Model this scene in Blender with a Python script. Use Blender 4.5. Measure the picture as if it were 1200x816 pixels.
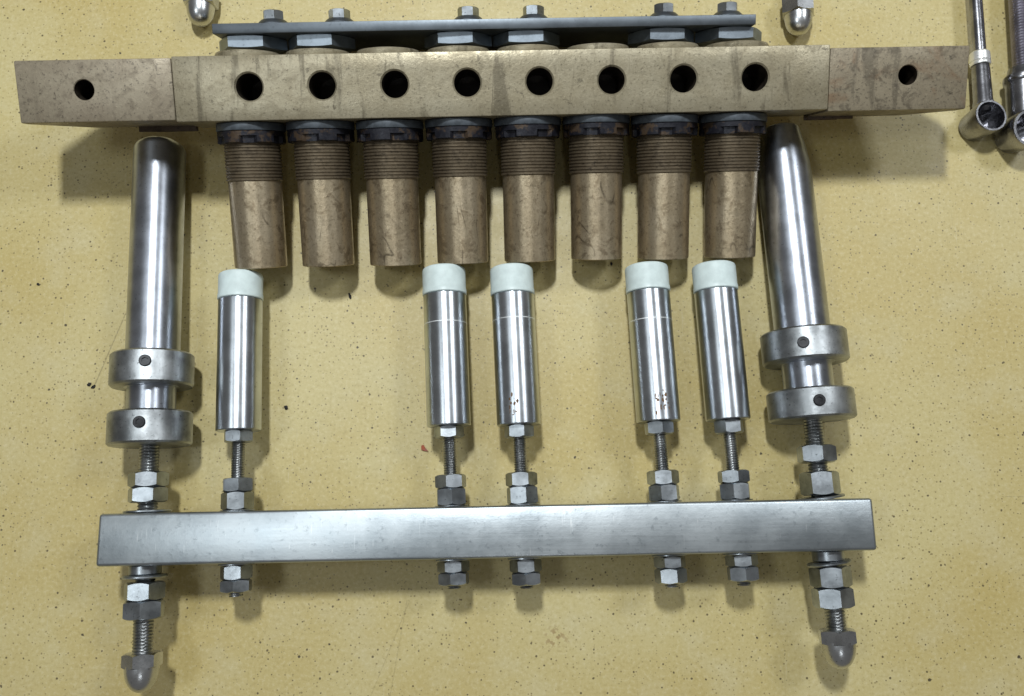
import bpy, bmesh, math, random
from mathutils import Vector, Matrix, Euler

# ------------------------------------------------------------------ units
S = 0.0004                      # all layout numbers are in units of 0.4 mm
TILT = 0.1473                   # camera leans 8.4 degrees off the vertical
CAM_H = 1000 * math.cos(TILT)
random.seed(7)
scene = bpy.context.scene
for o in list(bpy.data.objects):
    bpy.data.objects.remove(o, do_unlink=True)
col = scene.collection

# ------------------------------------------------------------------ camera
cam_data = bpy.data.cameras.new('camera')
cam = bpy.data.objects.new('camera', cam_data)
col.objects.link(cam)
cam.location = (0, 0, CAM_H * S)
cam.rotation_euler = (TILT, 0, 0)
cam_data.sensor_width = 36
cam_data.lens = 36 * 1000 / 1200
cam_data.clip_start = 0.01
cam_data.clip_end = 20
scene.camera = cam

# ------------------------------------------------------------------ world and lamps
world = bpy.data.worlds.new('World')
scene.world = world
world.use_nodes = True
bg = world.node_tree.nodes['Background']
bg.inputs['Color'].default_value = (1.0, 0.985, 0.96, 1)
bg.inputs['Strength'].default_value = 0.135

def lamp(name, loc, size, power, colour):
    d = bpy.data.lights.new(name, 'AREA')
    d.shape = 'RECTANGLE'
    d.size, d.size_y = size[0] * S, size[1] * S
    d.energy = power
    d.color = colour
    o = bpy.data.objects.new(name, d)
    col.objects.link(o)
    o.location = Vector(loc) * S
    o.rotation_euler = (Vector((0, 150, 0)) * S - o.location).to_track_quat('-Z', 'Y').to_euler()
    return o

lamp('ceiling_lamp', (-170, 1230, 2400), (150, 280), 8.2, (0.92, 0.97, 1.0))
lamp('ceiling_lamp', (1750, 1230, 2400), (520, 520), 3.4, (0.92, 0.97, 1.0))
lamp('ceiling_lamp', (-1150, 40, 2400), (460, 420), 1.35, (0.88, 0.96, 1.0))
lamp('ceiling_lamp', (200, -1400, 2400), (130, 130), 0.4, (0.92, 0.97, 1.0))

scene.view_settings.view_transform = 'Standard'
scene.view_settings.look = 'None'
scene.view_settings.gamma = 1
scene.view_settings.exposure = -0.03

# ------------------------------------------------------------------ material helpers
class Nodes:
    def __init__(self, name):
        self.m = bpy.data.materials.new(name)
        self.m.use_nodes = True
        self.t = self.m.node_tree
        self.p = self.t.nodes['Principled BSDF']
    def n(self, typ, **kw):
        nd = self.t.nodes.new(typ)
        for k, v in kw.items():
            setattr(nd, k, v)
        return nd
    def put(self, sock, v):
        if isinstance(v, bpy.types.NodeSocket):
            self.t.links.new(v, sock)
        else:
            sock.default_value = v
    def coords(self, scale=(1, 1, 1), loc=(0, 0, 0), rot=(0, 0, 0), per_object=True):
        c = self.n('ShaderNodeTexCoord').outputs['Object']
        mp = self.n('ShaderNodeMapping')
        self.t.links.new(c, mp.inputs['Vector'])
        mp.inputs['Scale'].default_value = [s / S for s in scale]
        mp.inputs['Rotation'].default_value = rot
        mp.inputs['Location'].default_value = loc
        v = mp.outputs[0]
        if per_object:                      # shift the pattern so no two copies look the same
            info = self.n('ShaderNodeObjectInfo').outputs['Random']
            k = self.math('MULTIPLY', info, 317.0)
            a = self.n('ShaderNodeVectorMath', operation='ADD')
            self.t.links.new(v, a.inputs[0]); self.t.links.new(k, a.inputs[1])
            v = a.outputs[0]
        return v
    def math(self, op, a, b=0.0, c=0.0, clamp=False):
        nd = self.n('ShaderNodeMath', operation=op, use_clamp=clamp)
        for i, v in enumerate((a, b, c)):
            if i < len(nd.inputs): self.put(nd.inputs[i], v)
        return nd.outputs[0]
    def noise(self, vec, scale, detail=3, rough=0.55, dist=0.0, out=0):
        nd = self.n('ShaderNodeTexNoise')
        self.t.links.new(vec, nd.inputs['Vector'])
        nd.inputs['Scale'].default_value = scale
        nd.inputs['Detail'].default_value = detail
        nd.inputs['Roughness'].default_value = rough
        nd.inputs['Distortion'].default_value = dist
        return nd.outputs[out]
    def voronoi(self, vec, scale, feature='F1'):
        nd = self.n('ShaderNodeTexVoronoi', feature=feature)
        self.t.links.new(vec, nd.inputs['Vector'])
        nd.inputs['Scale'].default_value = scale
        return nd
    def ramp(self, fac, lo, hi, a=0.0, b=1.0, smooth=True):
        nd = self.n('ShaderNodeMapRange', interpolation_type='SMOOTHSTEP' if smooth else 'LINEAR')
        self.put(nd.inputs['Value'], fac)
        for k, v in (('From Min', lo), ('From Max', hi), ('To Min', a), ('To Max', b)):
            nd.inputs[k].default_value = v
        return nd.outputs['Result']
    def mix(self, fac, a, b, mode='MIX'):
        nd = self.n('ShaderNodeMix', data_type='RGBA', blend_type=mode)
        self.put(nd.inputs[0], fac)
        for s, v in ((nd.inputs[6], a), (nd.inputs[7], b)):
            self.put(s, v if isinstance(v, bpy.types.NodeSocket) else (*v, 1))
        return nd.outputs[2]
    def bump(self, height, dist, strength=1.0, normal=None):
        nd = self.n('ShaderNodeBump')
        self.put(nd.inputs['Height'], height)
        nd.inputs['Distance'].default_value = dist * S
        nd.inputs['Strength'].default_value = strength
        if normal is not None: self.t.links.new(normal, nd.inputs['Normal'])
        return nd.outputs[0]
    def done(self, colour, rough, metal=0.0, normal=None, aniso=0.0, spec=0.5, axis='Y', rot=0.0):
        p = self.p
        self.put(p.inputs['Base Color'], colour if isinstance(colour, bpy.types.NodeSocket) else (*colour, 1))
        self.put(p.inputs['Roughness'], rough)
        self.put(p.inputs['Metallic'], metal)
        p.inputs['Specular IOR Level'].default_value = spec
        if normal is not None: self.t.links.new(normal, p.inputs['Normal'])
        if aniso:
            tg = self.n('ShaderNodeTangent', direction_type='RADIAL', axis=axis)
            self.t.links.new(tg.outputs[0], p.inputs['Tangent'])
            p.inputs['Anisotropic'].default_value = aniso
            p.inputs['Anisotropic Rotation'].default_value = rot
        return self.m

def mat_table():
    N = Nodes('speckled_vinyl')
    v = N.coords(per_object=False)
    big = N.noise(v, 0.0035, 4, 0.55)
    mid = N.noise(v, 0.016, 4, 0.6)
    c = N.mix(N.ramp(big, 0.35, 0.68), (0.49, 0.385, 0.145), (0.55, 0.465, 0.22))
    c = N.mix(N.ramp(mid, 0.45, 0.75, 0, 0.4), c, (0.57, 0.51, 0.31))
    # pale worn flecks
    fl = N.noise(v, 0.22, 3, 0.7)
    c = N.mix(N.ramp(fl, 0.50, 0.68, 0, 0.32), c, (0.68, 0.60, 0.37))
    c = N.mix(N.ramp(fl, 0.48, 0.32, 0, 0.32), c, (0.33, 0.25, 0.09))
    for ang, amt, tint in ((0.5, 0.30, (0.63, 0.58, 0.40)), (-1.1, 0.28, (0.30, 0.23, 0.09))):
        vs = N.coords((1.0, 0.035, 1.0), rot=(0, 0, ang), per_object=False)
        line = N.ramp(N.noise(vs, 0.42, 2, 0.5), 0.66, 0.74, 0, amt)
        c = N.mix(N.math('MULTIPLY', line, N.ramp(N.noise(v, 0.009, 2), 0.50, 0.62)), c, tint)
    # dark printed specks, three sizes
    wob = N.noise(v, 0.35, 2, 0.5)
    dens = N.noise(v, 0.012, 3, 0.6)
    for sc, rmax, keep, dark in ((0.26, 0.27, 0.55, (0.26, 0.20, 0.085)), (0.13, 0.165, 0.66, (0.10, 0.075, 0.032)), (0.040, 0.07, 0.50, (0.035, 0.025, 0.014))):
        vo = N.voronoi(v, sc)
        sep = N.n('ShaderNodeSeparateColor'); N.t.links.new(vo.outputs['Color'], sep.inputs[0])
        on = N.math('GREATER_THAN', N.math('ADD', sep.outputs[0], N.math('MULTIPLY', N.math('SUBTRACT', dens, 0.5), 0.9)), 1 - keep)
        rad = N.math('MULTIPLY', N.math('MULTIPLY_ADD', sep.outputs[1], 0.75, 0.25), rmax)
        d = N.math('SUBTRACT', N.math('ADD', vo.outputs['Distance'], N.math('MULTIPLY', N.math('SUBTRACT', wob, 0.5), rmax * 1.3)), rad)
        f = N.math('MULTIPLY', N.ramp(d, rmax * 0.25, -rmax * 0.2, 0, 0.9), on)
        c = N.mix(f, c, dark)
    # scratches and one rubbed brown mark
    xyz = N.n('ShaderNodeSeparateXYZ'); N.t.links.new(v, xyz.inputs[0])
    for (ax, ay), (bx, by), w, k in (((-449, 206), (-487, 100), 1.1, 0.55), ((-115, -140), (-164, -262), 0.8, 0.3),
                                     ((-118, -140), (-138, -262), 0.8, 0.3), ((560, -25), (640, -24), 0.7, 0.35)):
        L2 = (bx - ax) ** 2 + (by - ay) ** 2
        px = N.math('SUBTRACT', xyz.outputs[0], ax); py = N.math('SUBTRACT', xyz.outputs[1], ay)
        h = N.math('DIVIDE', N.math('ADD', N.math('MULTIPLY', px, bx - ax), N.math('MULTIPLY', py, by - ay)), L2, clamp=True)
        dx = N.math('SUBTRACT', px, N.math('MULTIPLY', h, bx - ax)); dy = N.math('SUBTRACT', py, N.math('MULTIPLY', h, by - ay))
        d = N.math('SQRT', N.math('ADD', N.math('MULTIPLY', dx, dx), N.math('MULTIPLY', dy, dy)))
        d = N.math('ADD', d, N.math('MULTIPLY', N.math('SUBTRACT', wob, 0.5), 2.5))
        c = N.mix(N.ramp(d, w, 0.0, 0, k), c, (0.16, 0.12, 0.05))
    px = N.math('SUBTRACT', xyz.outputs[0], 48); py = N.math('SUBTRACT', xyz.outputs[1], -180)
    d = N.math('SQRT', N.math('ADD', N.math('MULTIPLY', px, px), N.math('MULTIPLY', py, py)))
    st = N.math('MULTIPLY', N.ramp(d, 22, 4, 0, 1), N.ramp(N.noise(v, 0.16, 2), 0.5, 0.62, 0, 0.6))
    c = N.mix(st, c, (0.25, 0.14, 0.05))
    hgt = N.noise(v, 0.11, 4, 0.6)
    nb = N.bump(hgt, 0.5, 0.35)
    r = N.ramp(mid, 0.3, 0.7, 0.42, 0.55)
    return N.done(c, r, 0.0, nb, spec=0.5)

def mat_steel(name, base, rough, rings=0.0, spots=0.0, aniso=0.0, tone=0.12, metal=1.0, bump=0.25, rust=0.0):
    N = Nodes(name)
    v = N.coords()
    lo = N.noise(v, 0.035, 4, 0.6)
    hi = N.noise(v, 0.30, 3, 0.6)
    dk = tuple(b * (1 - 2.2 * tone) for b in base); lt = tuple(min(1, b * (1 + tone)) for b in base)
    c = N.mix(N.ramp(lo, 0.3, 0.7), dk, lt)
    if spots:
        c = N.mix(N.ramp(hi, 0.60, 0.74, 0, spots), c, tuple(b * 0.3 for b in base))
    if rust:
        rm = N.ramp(N.noise(v, 0.05, 4, 0.65), 0.60, 0.70, 0, rust)
        c = N.mix(rm, c, (0.10, 0.045, 0.015))
    r = N.ramp(N.math('MULTIPLY_ADD', hi, 0.4, N.math('MULTIPLY', lo, 0.6)), 0.3, 0.7, rough * 0.92, rough * 1.1)
    nb = N.bump(hi, 0.25, bump)
    if rings:
        vr = N.coords((0.02, 1.0, 0.02))
        nb = N.bump(N.noise(vr, 0.9, 3, 0.7), 0.25, rings, nb)
    return N.done(c, r, metal, nb, aniso, rot=0.25)

def mat_bar():
    N = Nodes('brushed_stainless')
    v = N.coords(per_object=False)
    st = N.coords((0.03, 1.0, 1.0), per_object=False)
    a = N.noise(st, 0.5, 4, 0.7)
    lo = N.noise(v, 0.014, 4, 0.6)
    sp = N.noise(v, 0.16, 4, 0.7)
    c = N.mix(N.ramp(lo, 0.3, 0.7), (0.38, 0.42, 0.445), (0.54, 0.58, 0.60))
    c = N.mix(N.ramp(sp, 0.55, 0.75, 0, 0.7), c, (0.24, 0.27, 0.29))
    for ang, sc, amt in ((0.6, 0.05, 0.5), (-0.9, 0.04, 0.4)):
        vs = N.coords((1.0, 0.06, 1.0), rot=(0, 0, ang), per_object=False)
        sn = N.noise(vs, 0.55, 2, 0.5)
        gate = N.ramp(N.noise(v, sc, 2), 0.52, 0.62)
        c = N.mix(N.math('MULTIPLY', N.ramp(sn, 0.66, 0.72, 0, amt), gate), c, (0.78, 0.80, 0.80))
    r = N.ramp(N.math('MULTIPLY_ADD', lo, 0.6, N.math('MULTIPLY', a, 0.4)), 0.3, 0.7, 0.34, 0.43)
    nb = N.bump(a, 0.3, 0.10)
    nb = N.bump(sp, 0.4, 0.25, nb)
    return N.done(c, r, 1.0, nb)

def mat_bronze(name, base, dark, edge, metal=0.35, rough=0.5, drip=0.5, squiggle=0.0, pit=0.7, copper=0.0, aniso=0.0, mott=0.55):
    N = Nodes(name)
    v = N.coords()
    lo = N.noise(v, 0.018, 5, 0.62)
    mid = N.noise(v, 0.07, 5, 0.65, 0.6)
    fine = N.noise(v, 0.34, 4, 0.7)
    c = N.mix(N.ramp(lo, 0.3, 0.72), base, edge)
    c = N.mix(N.ramp(mid, 0.50, 0.66, 0, mott), c, dark)
    if copper:
        c = N.mix(N.ramp(N.noise(v, 0.014, 4, 0.65, 0.8), 0.48, 0.66, 0, copper), c, (0.20, 0.122, 0.066))
    if drip:                                     # old fluid runs along the depth of the piece
        vd = N.coords((1.0, 0.10, 0.6))
        c = N.mix(N.ramp(N.noise(vd, 0.055, 4, 0.6, 0.5), 0.56, 0.66, 0, drip), c, tuple(x * 0.55 for x in dark))
    if squiggle:                                 # thin dark meandering tide lines
        w = N.noise(N.coords((1.0, 0.45, 1.0)), 0.017, 2, 0.45, 1.0)
        ln = N.math('ABSOLUTE', N.math('SUBTRACT', N.math('FRACT', N.math('MULTIPLY', w, 4.0)), 0.5))
        lm = N.math('MULTIPLY', N.ramp(ln, 0.06, 0.0, 0, squiggle), N.ramp(N.noise(v, 0.03, 2), 0.45, 0.62))
        c = N.mix(lm, c, tuple(x * 0.4 for x in dark))
    c = N.mix(N.ramp(fine, 0.55, 0.68, 0, pit), c, tuple(x * 0.45 for x in dark))
    blot = N.noise(v, 0.12, 5, 0.75, 0.4)
    c = N.mix(N.ramp(blot, 0.60, 0.68, 0, pit), c, tuple(x * 0.35 for x in dark))
    c = N.mix(N.ramp(fine, 0.44, 0.28, 0, 0.45), c, tuple(min(1, x * 1.45) for x in edge))
    r = N.ramp(mid, 0.3, 0.7, rough * 0.82, rough * 1.2)
    nb = N.bump(fine, 0.6, 0.35)
    nb = N.bump(mid, 1.2, 0.25, nb)
    return N.done(c, r, metal, nb, aniso, rot=0.25)

def mat_plain(name, base, rough, metal=0.0, var=0.15, spec=0.5, scale=0.12, bump=0.2):
    N = Nodes(name)
    v = N.coords()
    a = N.noise(v, scale, 4, 0.6)
    c = N.mix(N.ramp(a, 0.3, 0.7), tuple(b * (1 - var) for b in base), tuple(min(1, b * (1 + var)) for b in base))
    return N.done(c, N.ramp(a, 0.3, 0.7, rough * 0.85, rough * 1.15), metal, N.bump(a, 0.4, bump), spec=spec)

def mat_patchy_nut():
    N = Nodes('blue_black_slotted_nut')
    v = N.coords()
    a = N.noise(v, 0.06, 4, 0.65)
    f = N.noise(v, 0.25, 3, 0.6)
    c = N.mix(N.ramp(a, 0.50, 0.60), (0.012, 0.012, 0.018), (0.07, 0.045, 0.027))
    c = N.mix(N.ramp(f, 0.55, 0.7, 0, 0.7), c, (0.02, 0.02, 0.025))
    return N.done(c, N.ramp(f, 0.3, 0.7, 0.35, 0.6), 0.4, N.bump(f, 0.6, 0.4))

M = {
    'table': mat_table(),
    'turned': mat_steel('turned_steel', (0.56, 0.595, 0.63), 0.31, rings=0.06, spots=0.4, aniso=0.6, tone=0.07, bump=0.02),
    'rod': mat_steel('worn_rod_steel', (0.50, 0.53, 0.59), 0.36, rings=0.08, spots=0.55, aniso=0.6, tone=0.10, bump=0.06),
    'collar': mat_steel('dull_collar_steel', (0.42, 0.44, 0.45), 0.40, spots=0.9, tone=0.20, bump=0.35),
    'nut': mat_steel('plated_nut_steel', (0.40, 0.43, 0.455), 0.35, spots=0.75, tone=0.18, bump=0.2),
    'stud': mat_steel('threaded_steel', (0.36, 0.37, 0.37), 0.34, spots=0.6, tone=0.15, bump=0.3),
    'acorn': mat_steel('bright_acorn_steel', (0.55, 0.56, 0.57), 0.28, spots=0.6, tone=0.12, bump=0.3),
    'bar': mat_bar(),
    'strip': mat_steel('blue_grey_strip_steel', (0.16, 0.18, 0.20), 0.46, spots=0.3, tone=0.08, bump=0.2),
    'stripnut': mat_steel('grey_hex_steel', (0.30, 0.345, 0.39), 0.48, spots=0.4, tone=0.10, bump=0.3),
    'block': mat_bronze('oxidised_brass', (0.30, 0.255, 0.165), (0.175, 0.145, 0.09), (0.38, 0.335, 0.235), drip=0.6, metal=0.45, rough=0.40, pit=0.6, mott=0.4),
    'ear': mat_bronze('tarnished_bronze', (0.245, 0.20, 0.14), (0.15, 0.12, 0.082), (0.30, 0.255, 0.18), drip=0.15, metal=0.3),
    'earcu': mat_bronze('coppery_bronze', (0.22, 0.18, 0.12), (0.12, 0.097, 0.064), (0.28, 0.235, 0.16), drip=0.5, metal=0.3, copper=0.75, mott=0.85),
    'tube': mat_bronze('brown_bronze_tube', (0.36, 0.285, 0.18), (0.20, 0.152, 0.092), (0.46, 0.38, 0.26), metal=0.75, rough=0.40, aniso=0.6, mott=0.8, drip=0.0, squiggle=0.75, pit=0.5),
    'tubethread': mat_bronze('shade_toned_dirty_thread', (0.125, 0.095, 0.06), (0.05, 0.037, 0.023), (0.18, 0.14, 0.09), metal=0.6, rough=0.48, drip=0.0, pit=0.7),  # dark tone paints the block's shade over the threads, along with dirt
    'scribe': mat_plain('bright_scribed_metal', (0.80, 0.82, 0.82), 0.55, 0.6, 0.1),
    'bore': mat_plain('shade_toned_bore', (0.028, 0.021, 0.014), 0.5, 0.3, 0.6),  # near-black colour stands in for the shade deep in the holes
    'shim': mat_bronze('rusty_brown', (0.075, 0.05, 0.028), (0.04, 0.025, 0.014), (0.12, 0.08, 0.045), metal=0.2, drip=0),
    'flange': mat_plain('blue_grey_gasket', (0.075, 0.087, 0.10), 0.5, 0.3, 0.25),
    'slot': mat_patchy_nut(),
    'cap': mat_plain('white_nylon', (0.60, 0.69, 0.675), 0.42, 0, 0.07, scale=0.09, bump=0.1),
    'black': mat_plain('black_oxide', (0.02, 0.02, 0.022), 0.35, 0.5, 0.3),
    'tool': mat_steel('dark_chrome_tool', (0.33, 0.33, 0.35), 0.26, spots=0.6, tone=0.18, bump=0.3),
    'toolthread': mat_steel('violet_grey_thread', (0.30, 0.28, 0.34), 0.38, spots=0.5, tone=0.12, bump=0.3),
    'band': mat_steel('white_band', (0.88, 0.88, 0.86), 0.34, spots=0.8, tone=0.05, metal=0.7, bump=0.3),
    'flake': mat_plain('red_brown_flake', (0.28, 0.06, 0.02), 0.6, 0, 0.4),
    'crumb': mat_plain('black_grit', (0.012, 0.010, 0.008), 0.7, 0, 0.3),
    'rustspot': mat_plain('rust_scab', (0.15, 0.085, 0.042), 0.85, 0, 0.7, scale=0.5, bump=1.0),
}

# ------------------------------------------------------------------ mesh helpers (all shapes revolve round local Y)
def make(name, bm, mat, parent=None, loc=(0, 0, 0), rot=(0, 0, 0), smooth=35):
    bmesh.ops.remove_doubles(bm, verts=bm.verts, dist=1e-4)
    bmesh.ops.recalc_face_normals(bm, faces=bm.faces)
    for v in bm.verts: v.co *= S
    me = bpy.data.meshes.new(name)
    bm.to_mesh(me); bm.free()
    return link(name, me, mat, parent, loc, rot, smooth)

def link(name, me, mat, parent=None, loc=(0, 0, 0), rot=(0, 0, 0), smooth=35):
    if mat is not None and not me.materials:
        for q in (mat if isinstance(mat, tuple) else (mat,)): me.materials.append(M[q])
    if smooth:
        me.polygons.foreach_set('use_smooth', [True] * len(me.polygons))
        me.set_sharp_from_angle(angle=math.radians(smooth))
    o = bpy.data.objects.new(name, me)
    col.objects.link(o)
    if parent: o.parent = parent
    o.location = Vector(loc) * S
    o.rotation_euler = rot
    return o

def thing(name, label, cat, loc=(0, 0, 0), rot=(0, 0, 0), group=None):
    o = bpy.data.objects.new(name, None)
    o.empty_display_size = 0.01
    col.objects.link(o)
    o.location = Vector(loc) * S
    o.rotation_euler = rot
    o['label'] = label; o['category'] = cat
    if group: o['group'] = group
    return o

def tag(o, label, cat, group=None):
    o['label'] = label; o['category'] = cat
    if group: o['group'] = group
    return o

def grid_rev(rows, segs, radius, cap=True):
    """rows: list of y; radius(i, theta) -> r."""
    bm = bmesh.new()
    R = []
    for i, y in enumerate(rows):
        ring = []
        for s in range(segs):
            th = 2 * math.pi * s / segs
            r = radius(i, th)
            ring.append(bm.verts.new((r * math.cos(th), y, r * math.sin(th))))
        R.append(ring)
    for a, b in zip(R, R[1:]):
        for s in range(segs):
            bm.faces.new((a[s], a[(s + 1) % segs], b[(s + 1) % segs], b[s]))
    if cap:
        bm.faces.new(R[0]); bm.faces.new(R[-1][::-1])
    return bm

def rev(profile, segs=48):
    """profile: list of (r, y)."""
    return grid_rev([p[1] for p in profile], segs, lambda i, th: max(profile[i][0], 0.02))

def cyl(r, y0, y1, b=1.0, segs=48):
    return rev([(r - b, y0), (r - b * 0.3, y0 + b * 0.3), (r, y0 + b), (r, y1 - b), (r - b * 0.3, y1 - b * 0.3), (r - b, y1)], segs)

def ring(ri, ro, y0, y1, b=1.0, segs=48):
    p = [(ri, y0), (ro - b, y0), (ro, y0 + b), (ro, y1 - b), (ro - b, y1), (ri, y1), (ri, y0)]
    return grid_rev([q[1] for q in p], segs, lambda i, th: p[i][0], cap=False)

def thread(r, y0, y1, pitch, depth, segs=32, steps=4):
    n = max(2, int((y1 - y0) / pitch * steps))
    rows = [y0 + (y1 - y0) * i / n for i in range(n + 1)]
    def rad(i, th):
        ph = (rows[i] / pitch + th / (2 * math.pi)) % 1.0
        return r - depth * abs(2 * ph - 1) ** 0.8
    return grid_rev(rows, segs, rad)

def hexr(ap, th):
    a = (th + math.pi / 6) % (math.pi / 3) - math.pi / 6
    return ap / math.cos(a)

def hexnut(ap, y0, y1, cham=0.62):
    """hex prism round Y with chamfered corners; a flat faces theta = 0."""
    segs = 48
    R = ap / math.cos(math.pi / 6)
    ch = (R - ap * 0.97) * cham
    rows = [y0, y0 + ch * 0.0 + 0.01, y0 + ch, y1 - ch, y1 - 0.01, y1]
    bm = bmesh.new()
    def end(y, yin, flip):
        rim, inn = [], []
        for s in range(segs):
            th = 2 * math.pi * s / segs
            h = hexr(ap, th)
            t = (h - ap * 0.97) / (R - ap * 0.97)
            rim.append((h, y + (yin - y) * t * 1.0))
            inn.append((ap * 0.95, y))
        return rim, inn
    r0, i0 = end(y0, y0 + ch, False)
    r1, i1 = end(y1, y1 - ch, True)
    def ringv(lst):
        return [bm.verts.new((r * math.cos(2 * math.pi * s / segs), y, r * math.sin(2 * math.pi * s / segs))) for s, (r, y) in enumerate(lst)]
    rs = [ringv(i0), ringv(r0), ringv(r1), ringv(i1)]
    for a, b in zip(rs, rs[1:]):
        for s in range(segs):
            bm.faces.new((a[s], a[(s + 1) % segs], b[(s + 1) % segs], b[s]))
    bm.faces.new(rs[0]); bm.faces.new(rs[-1][::-1])
    return bm

def box(x0, x1, y0, y1, z0, z1, bev=0.0, seg=2):
    bm = bmesh.new()
    bmesh.ops.create_cube(bm, size=1)
    for v in bm.verts:
        v.co = Vector(((x0 + x1) / 2 + v.co.x * (x1 - x0), (y0 + y1) / 2 + v.co.y * (y1 - y0), (z0 + z1) / 2 + v.co.z * (z1 - z0)))
    if bev:
        bmesh.ops.bevel(bm, geom=bm.edges[:], offset=bev, segments=seg, profile=0.5, affect='EDGES')
    return bm

def prism(poly, y0, y1, bev=0.0):
    """poly in (x, z), extruded along y."""
    bm = bmesh.new()
    a = [bm.verts.new((x, y0, z)) for x, z in poly]; b = [bm.verts.new((x, y1, z)) for x, z in poly]
    bm.faces.new(a); bm.faces.new(b[::-1])
    for i in range(len(poly)):
        j = (i + 1) % len(poly)
        bm.faces.new((a[i], b[i], b[j], a[j]))
    bmesh.ops.recalc_face_normals(bm, faces=bm.faces)
    if bev:
        bmesh.ops.bevel(bm, geom=bm.edges[:], offset=bev, segments=2, profile=0.5, affect='EDGES')
    return bm

def drill(bm, holes, z_top, depth, rim=1.0):
    """cut round blind holes (x, y, r) into the top face of a bmesh solid; returns a new bmesh."""
    bmesh.ops.recalc_face_normals(bm, faces=bm.faces)
    me = bpy.data.meshes.new('tmp'); bm.to_mesh(me); bm.free()
    ob = bpy.data.objects.new('tmp', me); col.objects.link(ob)
    cb = bmesh.new()
    for x, y, r in holes:
        prof = [(r, z_top - depth), (r, z_top - rim), (r + rim, z_top + 0.02), (r + rim, z_top + 5)]
        vs = []
        for rr, z in prof:
            vs.append([cb.verts.new((x + rr * math.cos(2 * math.pi * s / 40), y + rr * math.sin(2 * math.pi * s / 40), z)) for s in range(40)])
        for a, b in zip(vs, vs[1:]):
            for s in range(40):
                cb.faces.new((a[s], a[(s + 1) % 40], b[(s + 1) % 40], b[s]))
        cb.faces.new(vs[0][::-1]); cb.faces.new(vs[-1])
    bmesh.ops.recalc_face_normals(cb, faces=cb.faces)
    cm = bpy.data.meshes.new('tmpc'); cb.to_mesh(cm); cb.free()
    co = bpy.data.objects.new('tmpc', cm); col.objects.link(co)
    md = ob.modifiers.new('b', 'BOOLEAN'); md.object = co; md.operation = 'DIFFERENCE'; md.solver = 'EXACT'
    dg = bpy.context.evaluated_depsgraph_get()
    res = bpy.data.meshes.new_from_object(ob.evaluated_get(dg))
    out = bmesh.new(); out.from_mesh(res)
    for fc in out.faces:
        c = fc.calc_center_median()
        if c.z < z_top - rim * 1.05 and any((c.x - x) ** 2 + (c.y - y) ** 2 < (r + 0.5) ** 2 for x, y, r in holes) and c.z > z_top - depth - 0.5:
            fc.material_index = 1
    for o in (ob, co): bpy.data.objects.remove(o, do_unlink=True)
    return out

# ------------------------------------------------------------------ the table
bm = bmesh.new()
bmesh.ops.create_grid(bm, x_segments=8, y_segments=8, size=1500)
table = make('table_top', bm, 'table', smooth=0)
table['kind'] = 'structure'

# ------------------------------------------------------------------ brass manifold, lying tilted on the ends of its tubes
P = 77.05
KX = [(k - 3.5) * P for k in range(8)]
DX = -10.8                                       # tube axes sit a little off the face holes
BROT = (0.3268, 0.0136, 0.0264)
BLOC = (-11.2, 426.7, 92.6)
man = thing('brass_manifold', 'long tan brass manifold block with eight round holes, two brown ears and eight tubes', 'manifold', BLOC, BROT)
HT = 41.6
bm = drill(box(-348, 350.5, -34.6, 32.4, -HT, HT, 1.3), [(x + 1.2, 0, 14.2) for x in KX], HT, 62, 1.7)
make('block', bm, ('block', 'bore'), man, smooth=30)
# ears: undercut at the far end
bm = drill(prism([(-349.6, 38), (-514, 38), (-515.5, 24), (-468, -37), (-349.6, -37)], -32.5, 31.5, 1.6), [(-443.5, 0.5, 10.6)], 38, 62, 0.8)
o = make('ear', bm, ('ear', 'bore'), man, smooth=30); o['label'] = 'plain grey-brown ear with one small hole'
bm = drill(prism([(352, 38), (352, -37), (462, -37), (503, 18), (503, 38)], -36.5, 29.5, 1.6), [(437.5, 0, 10.4)], 38, 62, 0.8)
o = make('ear', bm, ('earcu', 'bore'), man, smooth=30); o['label'] = 'ear mottled with copper stains, one small hole'
for x0, x1, z in ((-418, -352, -34), (-400, -352, -38.6)):
    make('shim', box(x0, x1, -38.5, -20, z - 1.3, z + 1.3, 0.6), 'shim', man)
for x0, x1, z in ((352, 405, -24), (352, 391, -35)):
    make('shim', box(x0, x1, -40, -20, z - 1.3, z + 1.3, 0.6), 'shim', man)

# tubes share mesh data
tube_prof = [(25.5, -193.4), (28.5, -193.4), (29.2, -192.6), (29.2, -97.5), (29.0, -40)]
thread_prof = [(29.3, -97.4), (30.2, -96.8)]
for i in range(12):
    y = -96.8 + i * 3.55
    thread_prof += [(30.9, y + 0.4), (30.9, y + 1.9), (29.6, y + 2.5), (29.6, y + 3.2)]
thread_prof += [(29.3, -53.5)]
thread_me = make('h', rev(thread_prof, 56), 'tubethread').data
bm = rev(tube_prof, 56)
# open end: recess the tip
tips = [f for f in bm.faces if len(f.verts) > 20 and f.calc_center_median().y < -190]
ex = bmesh.ops.extrude_face_region(bm, geom=tips)
bmesh.ops.translate(bm, verts=[g for g in ex['geom'] if isinstance(g, bmesh.types.BMVert)], vec=(0, 40, 0))
bmesh.ops.delete(bm, geom=tips, context='FACES_ONLY')
t0 = make('tube', bm, 'tube')
tube_me = t0.data
bpy.data.objects.remove(t0)
flange_me = make('f', cyl(37.6, -43.5, -34.9, 1.2, 56), 'flange').data
def slot_r(i, th):
    a = th % (math.pi / 3)
    notch = a < 0.42
    return (33.2 if notch and i in (0, 1, 2) else (36.8 if i in (1, 2, 3, 4) else 35.6))
slot_me = make('s', grid_rev([-56.5, -55.6, -49.2, -49.0, -44.2, -43.6], 72, slot_r), 'slot').data
ring_me = make('r', rev([(24, 30), (34.2, 30), (34.8, 32), (34.8, 37.5), (33.6, 39.5), (24, 40)], 56), 'block').data
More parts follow.
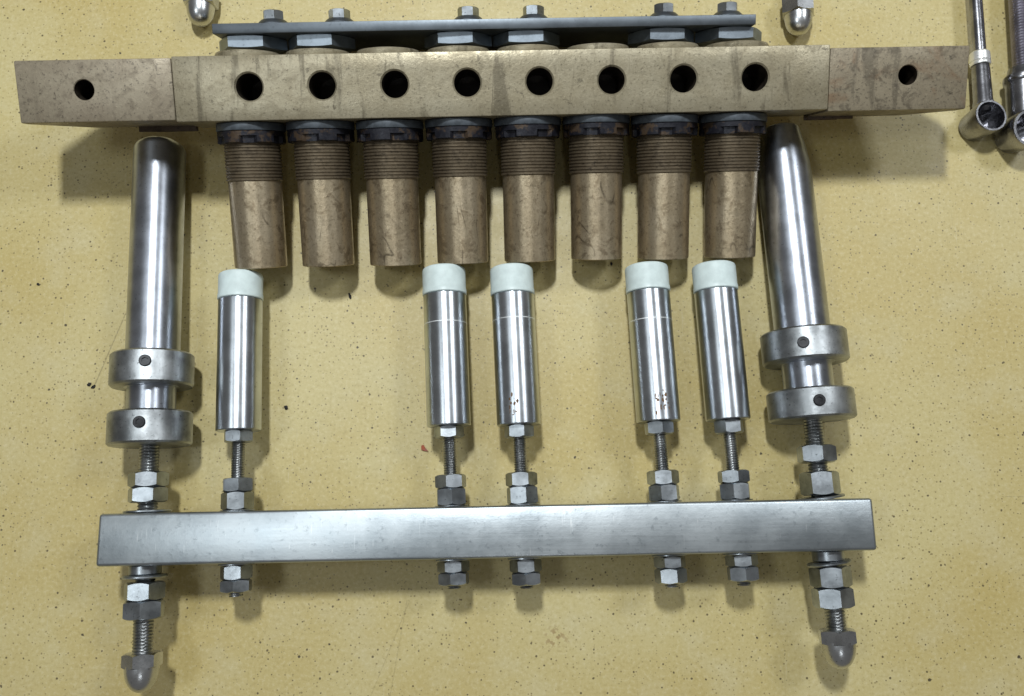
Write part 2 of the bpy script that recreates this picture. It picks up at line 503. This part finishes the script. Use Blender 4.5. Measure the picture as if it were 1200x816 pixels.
for nm in ('f', 's', 'r', 'h'):
    for o in [x for x in bpy.data.objects if x.name == nm]: bpy.data.objects.remove(o)
for k, x in enumerate(KX):
    t = link('tube', tube_me, None, man, (x + DX, random.uniform(-0.8, 0.8), 0), (0, random.uniform(0, 6.28), 0), 30)
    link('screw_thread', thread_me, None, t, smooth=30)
    link('gasket', flange_me, None, t, smooth=30)
    link('slotted_nut', slot_me, None, t, (0, 0, 0), (0, random.uniform(0, 6.28), 0), 30)
    link('bore_rim', ring_me, None, man, (x + DX + 2, 0, 0), (0, random.uniform(0, 6.28), 0), 30)

# ------------------------------------------------------------------ steel strip standing behind the manifold
strip = thing('retaining_strip', 'thin blue-grey steel strip with six bolts and hex nuts against the brass block', 'strip', BLOC, BROT)
make('strip', box(-312, 279, 59.6, 70.2, -118, 11, 0.8), 'strip', strip)
nut_me = None
for k in (0, 1, 3, 4, 6, 7):
    o = make('hex_nut', hexnut(33.0, 46.5, 59.4, 0.2), 'stripnut', strip, (KX[k] + DX + 1, 0, -30), (0, math.pi / 2 + random.uniform(-0.06, 0.06), 0), smooth=20)
for x in (-249.5, -177, -35.3, 36.7, 181.3, 252):
    b = make('bolt', hexnut(10.2, 74.8, 85.5), 'nut', strip, (x, 0, -7), (0, random.uniform(0, 1), 0), smooth=20)
    make('washer', rev([(9, 70.3), (17.5, 70.3), (17.5, 71.0), (15.5, 73.5), (13, 75.6), (8, 75.6)], 36), 'strip', b)

# ------------------------------------------------------------------ piston rack: square bar, five pistons, two guide rods
RROT = (-0.047, 0.0055, 0.0464)
RLOC = (-24.8, -79.2, 52.8)
rack = thing('piston_rack', 'square stainless bar carrying five white-capped pistons and two collared guide rods', 'piston rack', RLOC, RROT)
BA = -0.0262                                     # the bar is not quite square to its pistons
def bar_y(x): return 18.6 + math.tan(BA) * x
bar = make('square_bar', box(-407, 406.5, -27, 27, -27, 27, 3.4, 4), 'bar', rack, (0, bar_y(0), 0), (0, 0, BA), smooth=40)

def up(a): return (0, a, 0)
QUARTER = math.pi / 2
def nut_on(parent, name, x, ap, y0, y1, turn, mat='nut', lean=0.0):
    o = make(name, hexnut(ap, 0, y1 - y0), mat, parent, (0, y0, 0), (lean, turn, 0), smooth=20)
    return o

pistons = [   # k, cap top, barrel top, barrel bottom, jam nut, upper nuts, stud end
    (0, 318, 291, 285, 139.5, 127, (88, 73.5), (-18.4, -31.3), -36),
    (3, 314, 287, 280, 134, 121, (81, 66.5), (-21.9, -34.9), -38.5),
    (4, 311, 283.5, 276.6, 131.4, 117.6, (80, 65), (-25.5, -38.5), -42),
    (6, 306, 279.5, 272.7, 128, 114.3, (75, 59.6), (-28.2, -43.9), -48),
    (7, 303.8, 277, 270.3, 126.5, 111.7, (71.5, 57.9), (-30, -45), -50),
]
for k, yc, yr, yb, y0, yj, (u1, u0), (d0, d1), ye in pistons:
    yb += 2.5
    x = KX[k] + (0, 0, 0, 0, 0)[0]
    by = bar_y(x)
    p = make('piston', rev([(10, y0), (23.4, y0), (24.2, y0 + 0.9), (24.2, yb - 1), (23.2, yb), (10, yb)], 64), 'turned', rack, (x, 0, 0), (0, random.uniform(-0.4, 0.4), 0))
    make('cap', rev([(10, yb + 0.1), (24.3, yb + 0.1), (25.0, yb + 0.9), (25.0, yb + 5.5), (24.5, yb + 6.3), (24.5, yc - 3), (23.9, yc - 1.2), (22.2, yc), (10, yc)], 64), 'cap', p)
    if k in (3, 4, 6):                            # scribed line round the barrel
        yg = yb - 34 if k != 4 else yb - 30
        make('scribed_line', ring(23.5, 24.28, yg - 0.5, yg + 0.5, 0.1, 64), 'scribe', p)
    nut_on(p, 'jam_nut', x, 14.2, yj, y0 - 0.1, QUARTER + random.uniform(-0.5, 0.5))
    make('stud', thread(7.6, ye, yj + 1, 2.6, 1.1, 24, 4), 'stud', p)
    for a, b in ((u0, u1), (by + 28.6, u0 - 0.3)):
        nut_on(p, 'hex_nut', x, 15.0, a, b, QUARTER + random.uniform(-0.5, 0.5))
    make('washer', ring(7, 18.2, by + 27.3, by + 28.5, 0.4, 40), 'nut', p)
    make('washer', ring(7, 18.8, by - 29.2, by - 27.3, 0.4, 40), 'nut', p)
    for a, b in ((d0, by - 29.3), (d1, d0 - 0.3)):
        nut_on(p, 'hex_nut', x, 14.8, a, b, QUARTER + random.uniform(-0.5, 0.5))
    if k in (4, 6): p['label'] = 'piston with rust specks near its lower end'
    if k in (4, 6):                               # rust scab low on the barrel
        for i in range(22 if k == 6 else 12):
            a = math.radians(90 + random.uniform(-34, 2) if k == 6 else 90 + random.uniform(-22, 6))
            yy = y0 + random.uniform(5, 34)
            s = bmesh.new(); bmesh.ops.create_icosphere(s, subdivisions=2, radius=1)
            w, h = random.uniform(0.5, 1.8), random.uniform(0.8, 3.0)
            for v in s.verts:
                v.co = Vector((v.co.x * w, v.co.y * h, v.co.z * 0.35)) * random.uniform(0.65, 1.2)
            make('rust_scab', s, 'rustspot', p, (24.1 * math.cos(a), yy, 24.1 * math.sin(a)), (0, QUARTER - a, 0))

def guide_rod(x, tip, c1, c2, nuts_up, low, R, RN, RC, tipcut, sets, tilt):
    by = bar_y(x)
    r = make('guide_rod', rev([(R - tipcut[0] - 2, tip), (R - tipcut[0], tip - 1.5), (R - tipcut[0] * 0.35, tip - tipcut[1] * 0.5), (R - tipcut[0] * 0.08, tip - tipcut[1] * 0.85), (R, tip - tipcut[1] * 1.15), (R, c1[1] - 0.5), (RN, c1[1] - 1), (RN, c2[0] + 1), (12, c2[0] + 0.9)][::-1], 72), 'rod', rack, (x, 0, 0), (0, 0, 0))
    for (a, b), (turn, lean) in zip((c1, c2), sets):
        make('collar', rev([(12, b), (RC - 2, b), (RC, b + 2), (RC, a - 2), (RC - 2, a), (12, a)], 72), 'collar', r)
        ang = math.pi / 2 - turn
        yy = (a + b) / 2 + lean
        rot = (0, QUARTER - ang, 0)
        d = Vector((math.cos(ang), 0, math.sin(ang)))
        # set screw: dark socket ring sunk into the collar
        sc = grid_rev([-2, 1.4, 2.0, 2.0, 0.5], 24, lambda i, th: (6.3, 6.3, 5.6, hexr(3.1, th), hexr(3.1, th))[i], cap=True)
        bmesh.ops.rotate(sc, verts=sc.verts, cent=(0, 0, 0), matrix=Matrix.Rotation(QUARTER, 3, 'X'))
        make('set_screw', sc, 'black', r, d * (RC - 0.3) + Vector((0, yy, 0)), rot, smooth=20)
    top = c2[1]
    make('stud', thread(10.8, low['end'] + 14, top + 1, 3.3, 1.5, 28, 4), 'stud', r)
    for (a, b, turn, lean) in nuts_up:
        nut_on(r, 'hex_nut', x, 18.2, b, a, turn, lean=lean)
    make('washer', ring(10.5, 24.5, 0, 2.4, 0.6, 48), 'nut', r, (0, by + 27.6, 0), (tilt * 0.4, 0, tilt))
    make('spacer', ring(10.5, 16.5, by - 27.2 - low['sp'], by - 27.3, 1.0, 40), 'nut', r)
    make('lock_washer', ring(10.5, 23, -3.4, 0, 1.2, 48), 'nut', r, (0, by - 27.5 - low['sp'], 0), (0, 0, tilt))
    for (a, b, turn) in low['nuts']:
        nut_on(r, 'hex_nut', x, 18.6, b, a, turn)
    y1, y0 = low['acorn'], low['end']
    an = make('acorn_nut', hexnut(17.4, y1 - 15, y1), 'acorn', r, (0, 0, 0), (0, QUARTER + low['at'], 0), smooth=20)
    dome = [(0.02, y0)]
    hh = (y1 - 14) - y0
    for i in range(1, 9):
        a = math.pi / 2 * i / 8
        dome.append((17.6 * math.sin(a) ** 0.9, y0 + hh * (1 - math.cos(a)) ))
    dome.append((17.6, y1 - 12))
    make('dome', rev(dome, 40), 'acorn', an)
    return r

H30 = math.pi / 6
guide_rod(-366.5, 482, (229, 192.5), (164, 128), [(99, 83, QUARTER + 0.25, 0), (82.6, 49.6 + 17, QUARTER + 0.1, 0)],
          dict(sp=10, nuts=[(-16.5, -35, QUARTER + 0.05), (-35.4, -54, QUARTER - 0.32)], acorn=-88, end=-128, at=0.45),
          28.8, 25.8, 44.0, (6, 9), ((0.22, 4.0), (0.14, 3.0)), 0.0)
guide_rod(362.8, 466, (221, 186), (154.5, 122), [(94, 75.6, QUARTER + 0.5, 0.03), (65.6, 40.5, QUARTER - 0.2, 0.0)],
          dict(sp=11, nuts=[(-34.5, -56, QUARTER - 0.30), (-56.4, -77, QUARTER - 0.5)], acorn=-99, end=-139, at=0.30),
          30.4, 27, 46.6, (8, 55), ((-0.35, -1.5), (-0.15, 0.5)), 0.09)

# ------------------------------------------------------------------ ends of another rack: two acorn nuts on studs
def acorn_end(x, y, hexlen, turn, label):
    a = thing('acorn_stud', label, 'nut', (x, y, 19.5), (0, 0, 0), 'acorn nuts on stud ends behind the strip')
    n_ = make('acorn_nut', hexnut(18.0, 24, 24 + hexlen), 'acorn', a, (0, 0, 0), (0, turn, 0), smooth=20)
    dome = [(0.02, 0)]
    for i in range(1, 9):
        q = math.pi / 2 * i / 8
        dome.append((16.6 * math.sin(q) ** 0.8, 24 * (1 - math.cos(q))))
    dome.append((16.8, 25))
    make('dome', rev(dome, 40), 'acorn', n_)
    make('stud', thread(10.5, 24 + hexlen - 1, 110, 3.3, 1.5, 28, 4), 'stud', a)
    return a
acorn_end(-380, 541, 22, QUARTER + 0.5, 'acorn nut tip lying off the strip end nearest the plain grey-brown ear')
acorn_end(349, 529, 26, QUARTER + 0.18, 'acorn nut tip lying off the strip end nearest the copper-stained ear')

# ------------------------------------------------------------------ two angled socket tools
def socket_head(parent, c, axis, ro, ri, length, mat):
    bm = grid_rev([-length * 0.55, -length * 0.5, length * 0.2, length * 0.46, length * 0.5, length * 0.5, length * 0.42, -length * 0.25],
                  40, lambda i, th: (ro * 0.72, ro * 0.86, ro, ro, ro - 0.9, ri + 0.6, ri, hexr(ri * 0.86, th))[i])
    q = Vector((0, 1, 0)).rotation_difference(Vector(axis).normalized())
    o = make('socket', bm, mat, parent, c, q.to_euler(), smooth=35)
    return o

w = thing('socket_wrench', 'slim angled socket wrench with a bright pale collar band beside the copper-stained ear', 'wrench', (561, 417, 20.5), (0, 0, -0.012), 'angled socket wrenches')
socket_head(w, (0, 0, 0), (0.10, 0.02, 1.0), 19.8, 16.2, 36, 'tool')
make('sleeve', rev([(7, 12), (11.6, 16), (11.8, 22), (10.8, 26), (10.2, 66), (9.6, 70), (7, 70.5)], 40), 'tool', w, (3.5, 0, 0))
make('band', rev([(7, 70.6), (11.0, 70.6), (11.6, 72), (11.6, 74), (10.9, 75), (11.6, 76), (11.4, 86), (9.6, 88), (7, 88.1)], 40), 'band', w, (3.5, 0, 0))
make('shaft', rev([(4, 86), (7.6, 87), (7.4, 190), (6, 191)], 32), 'tool', w, (3.5, 0, 0))

w = thing('socket_wrench', 'thick angled socket wrench with a ribbed shaft and flanged sleeve', 'wrench', (604, 402, 24), (0, 0, -0.03), 'angled socket wrenches')
socket_head(w, (0, 0, 0), (0.08, -0.12, 1.0), 23, 18.6, 40, 'tool')
make('sleeve', rev([(8, 12), (18.8, 16), (18.8, 60), (20.5, 62), (21.0, 66), (20.5, 69), (17, 71), (15, 80), (8, 80.5)], 44), 'tool', w, (6, 0, 0))
make('shaft', thread(12.5, 79, 205, 3.6, 1.0, 32, 4), 'toolthread', w, (9, 0, 0))

# ------------------------------------------------------------------ grit and flakes on the table
def crumb(name, label, cat, mat, loc, size, seed, group=None):
    random.seed(seed)
    bm = bmesh.new(); bmesh.ops.create_icosphere(bm, subdivisions=2, radius=1)
    for v in bm.verts:
        v.co = Vector((v.co.x * size[0], v.co.y * size[1], v.co.z * size[2])) * random.uniform(0.7, 1.25)
    o = make(name, bm, mat, None, (loc[0], loc[1], size[2] * 0.8), (0, 0, random.uniform(0, 3)), smooth=0)
    return tag(o, label, cat, group)
# red flake: a curled chip with a pointed corner
bm = bmesh.new()
pts = [(-3.5, 3.5), (-1, 4.5), (1.5, 0.5), (5, -3.2), (0, -2.6), (-3.2, -1.5)]
f = bm.faces.new([bm.verts.new((x, y, 0.6 + 0.03 * x * x)) for x, y in pts])
ex = bmesh.ops.extrude_face_region(bm, geom=[f])
bmesh.ops.translate(bm, verts=[g for g in ex['geom'] if isinstance(g, bmesh.types.BMVert)], vec=(0, 0, 0.9))
tag(make('paint_flake', bm, 'flake', None, (-101, 29.5, 0), smooth=0), 'small red-brown paint flake lying on bare table between two pistons', 'flake')
for i, (x, y, sx, sy) in enumerate(((-191.7, 209, 3.6, 1.5), (-492, 104, 2.6, 2.0), (-487, 101, 3.4, 1.6), (-561, 223, 2.0, 1.6), (-447, 341, 3.2, 1.6), (-392, 283, 2.0, 1.2), (118, 248, 2.2, 1.6), (-262, 77, 2.6, 2.4))):
    crumb('grit', 'tiny black grain of grit lying loose on the yellow table', 'grit', 'crumb', (x, y), (sx, sy, 0.9), 40 + i, 'grains of black grit on the table')
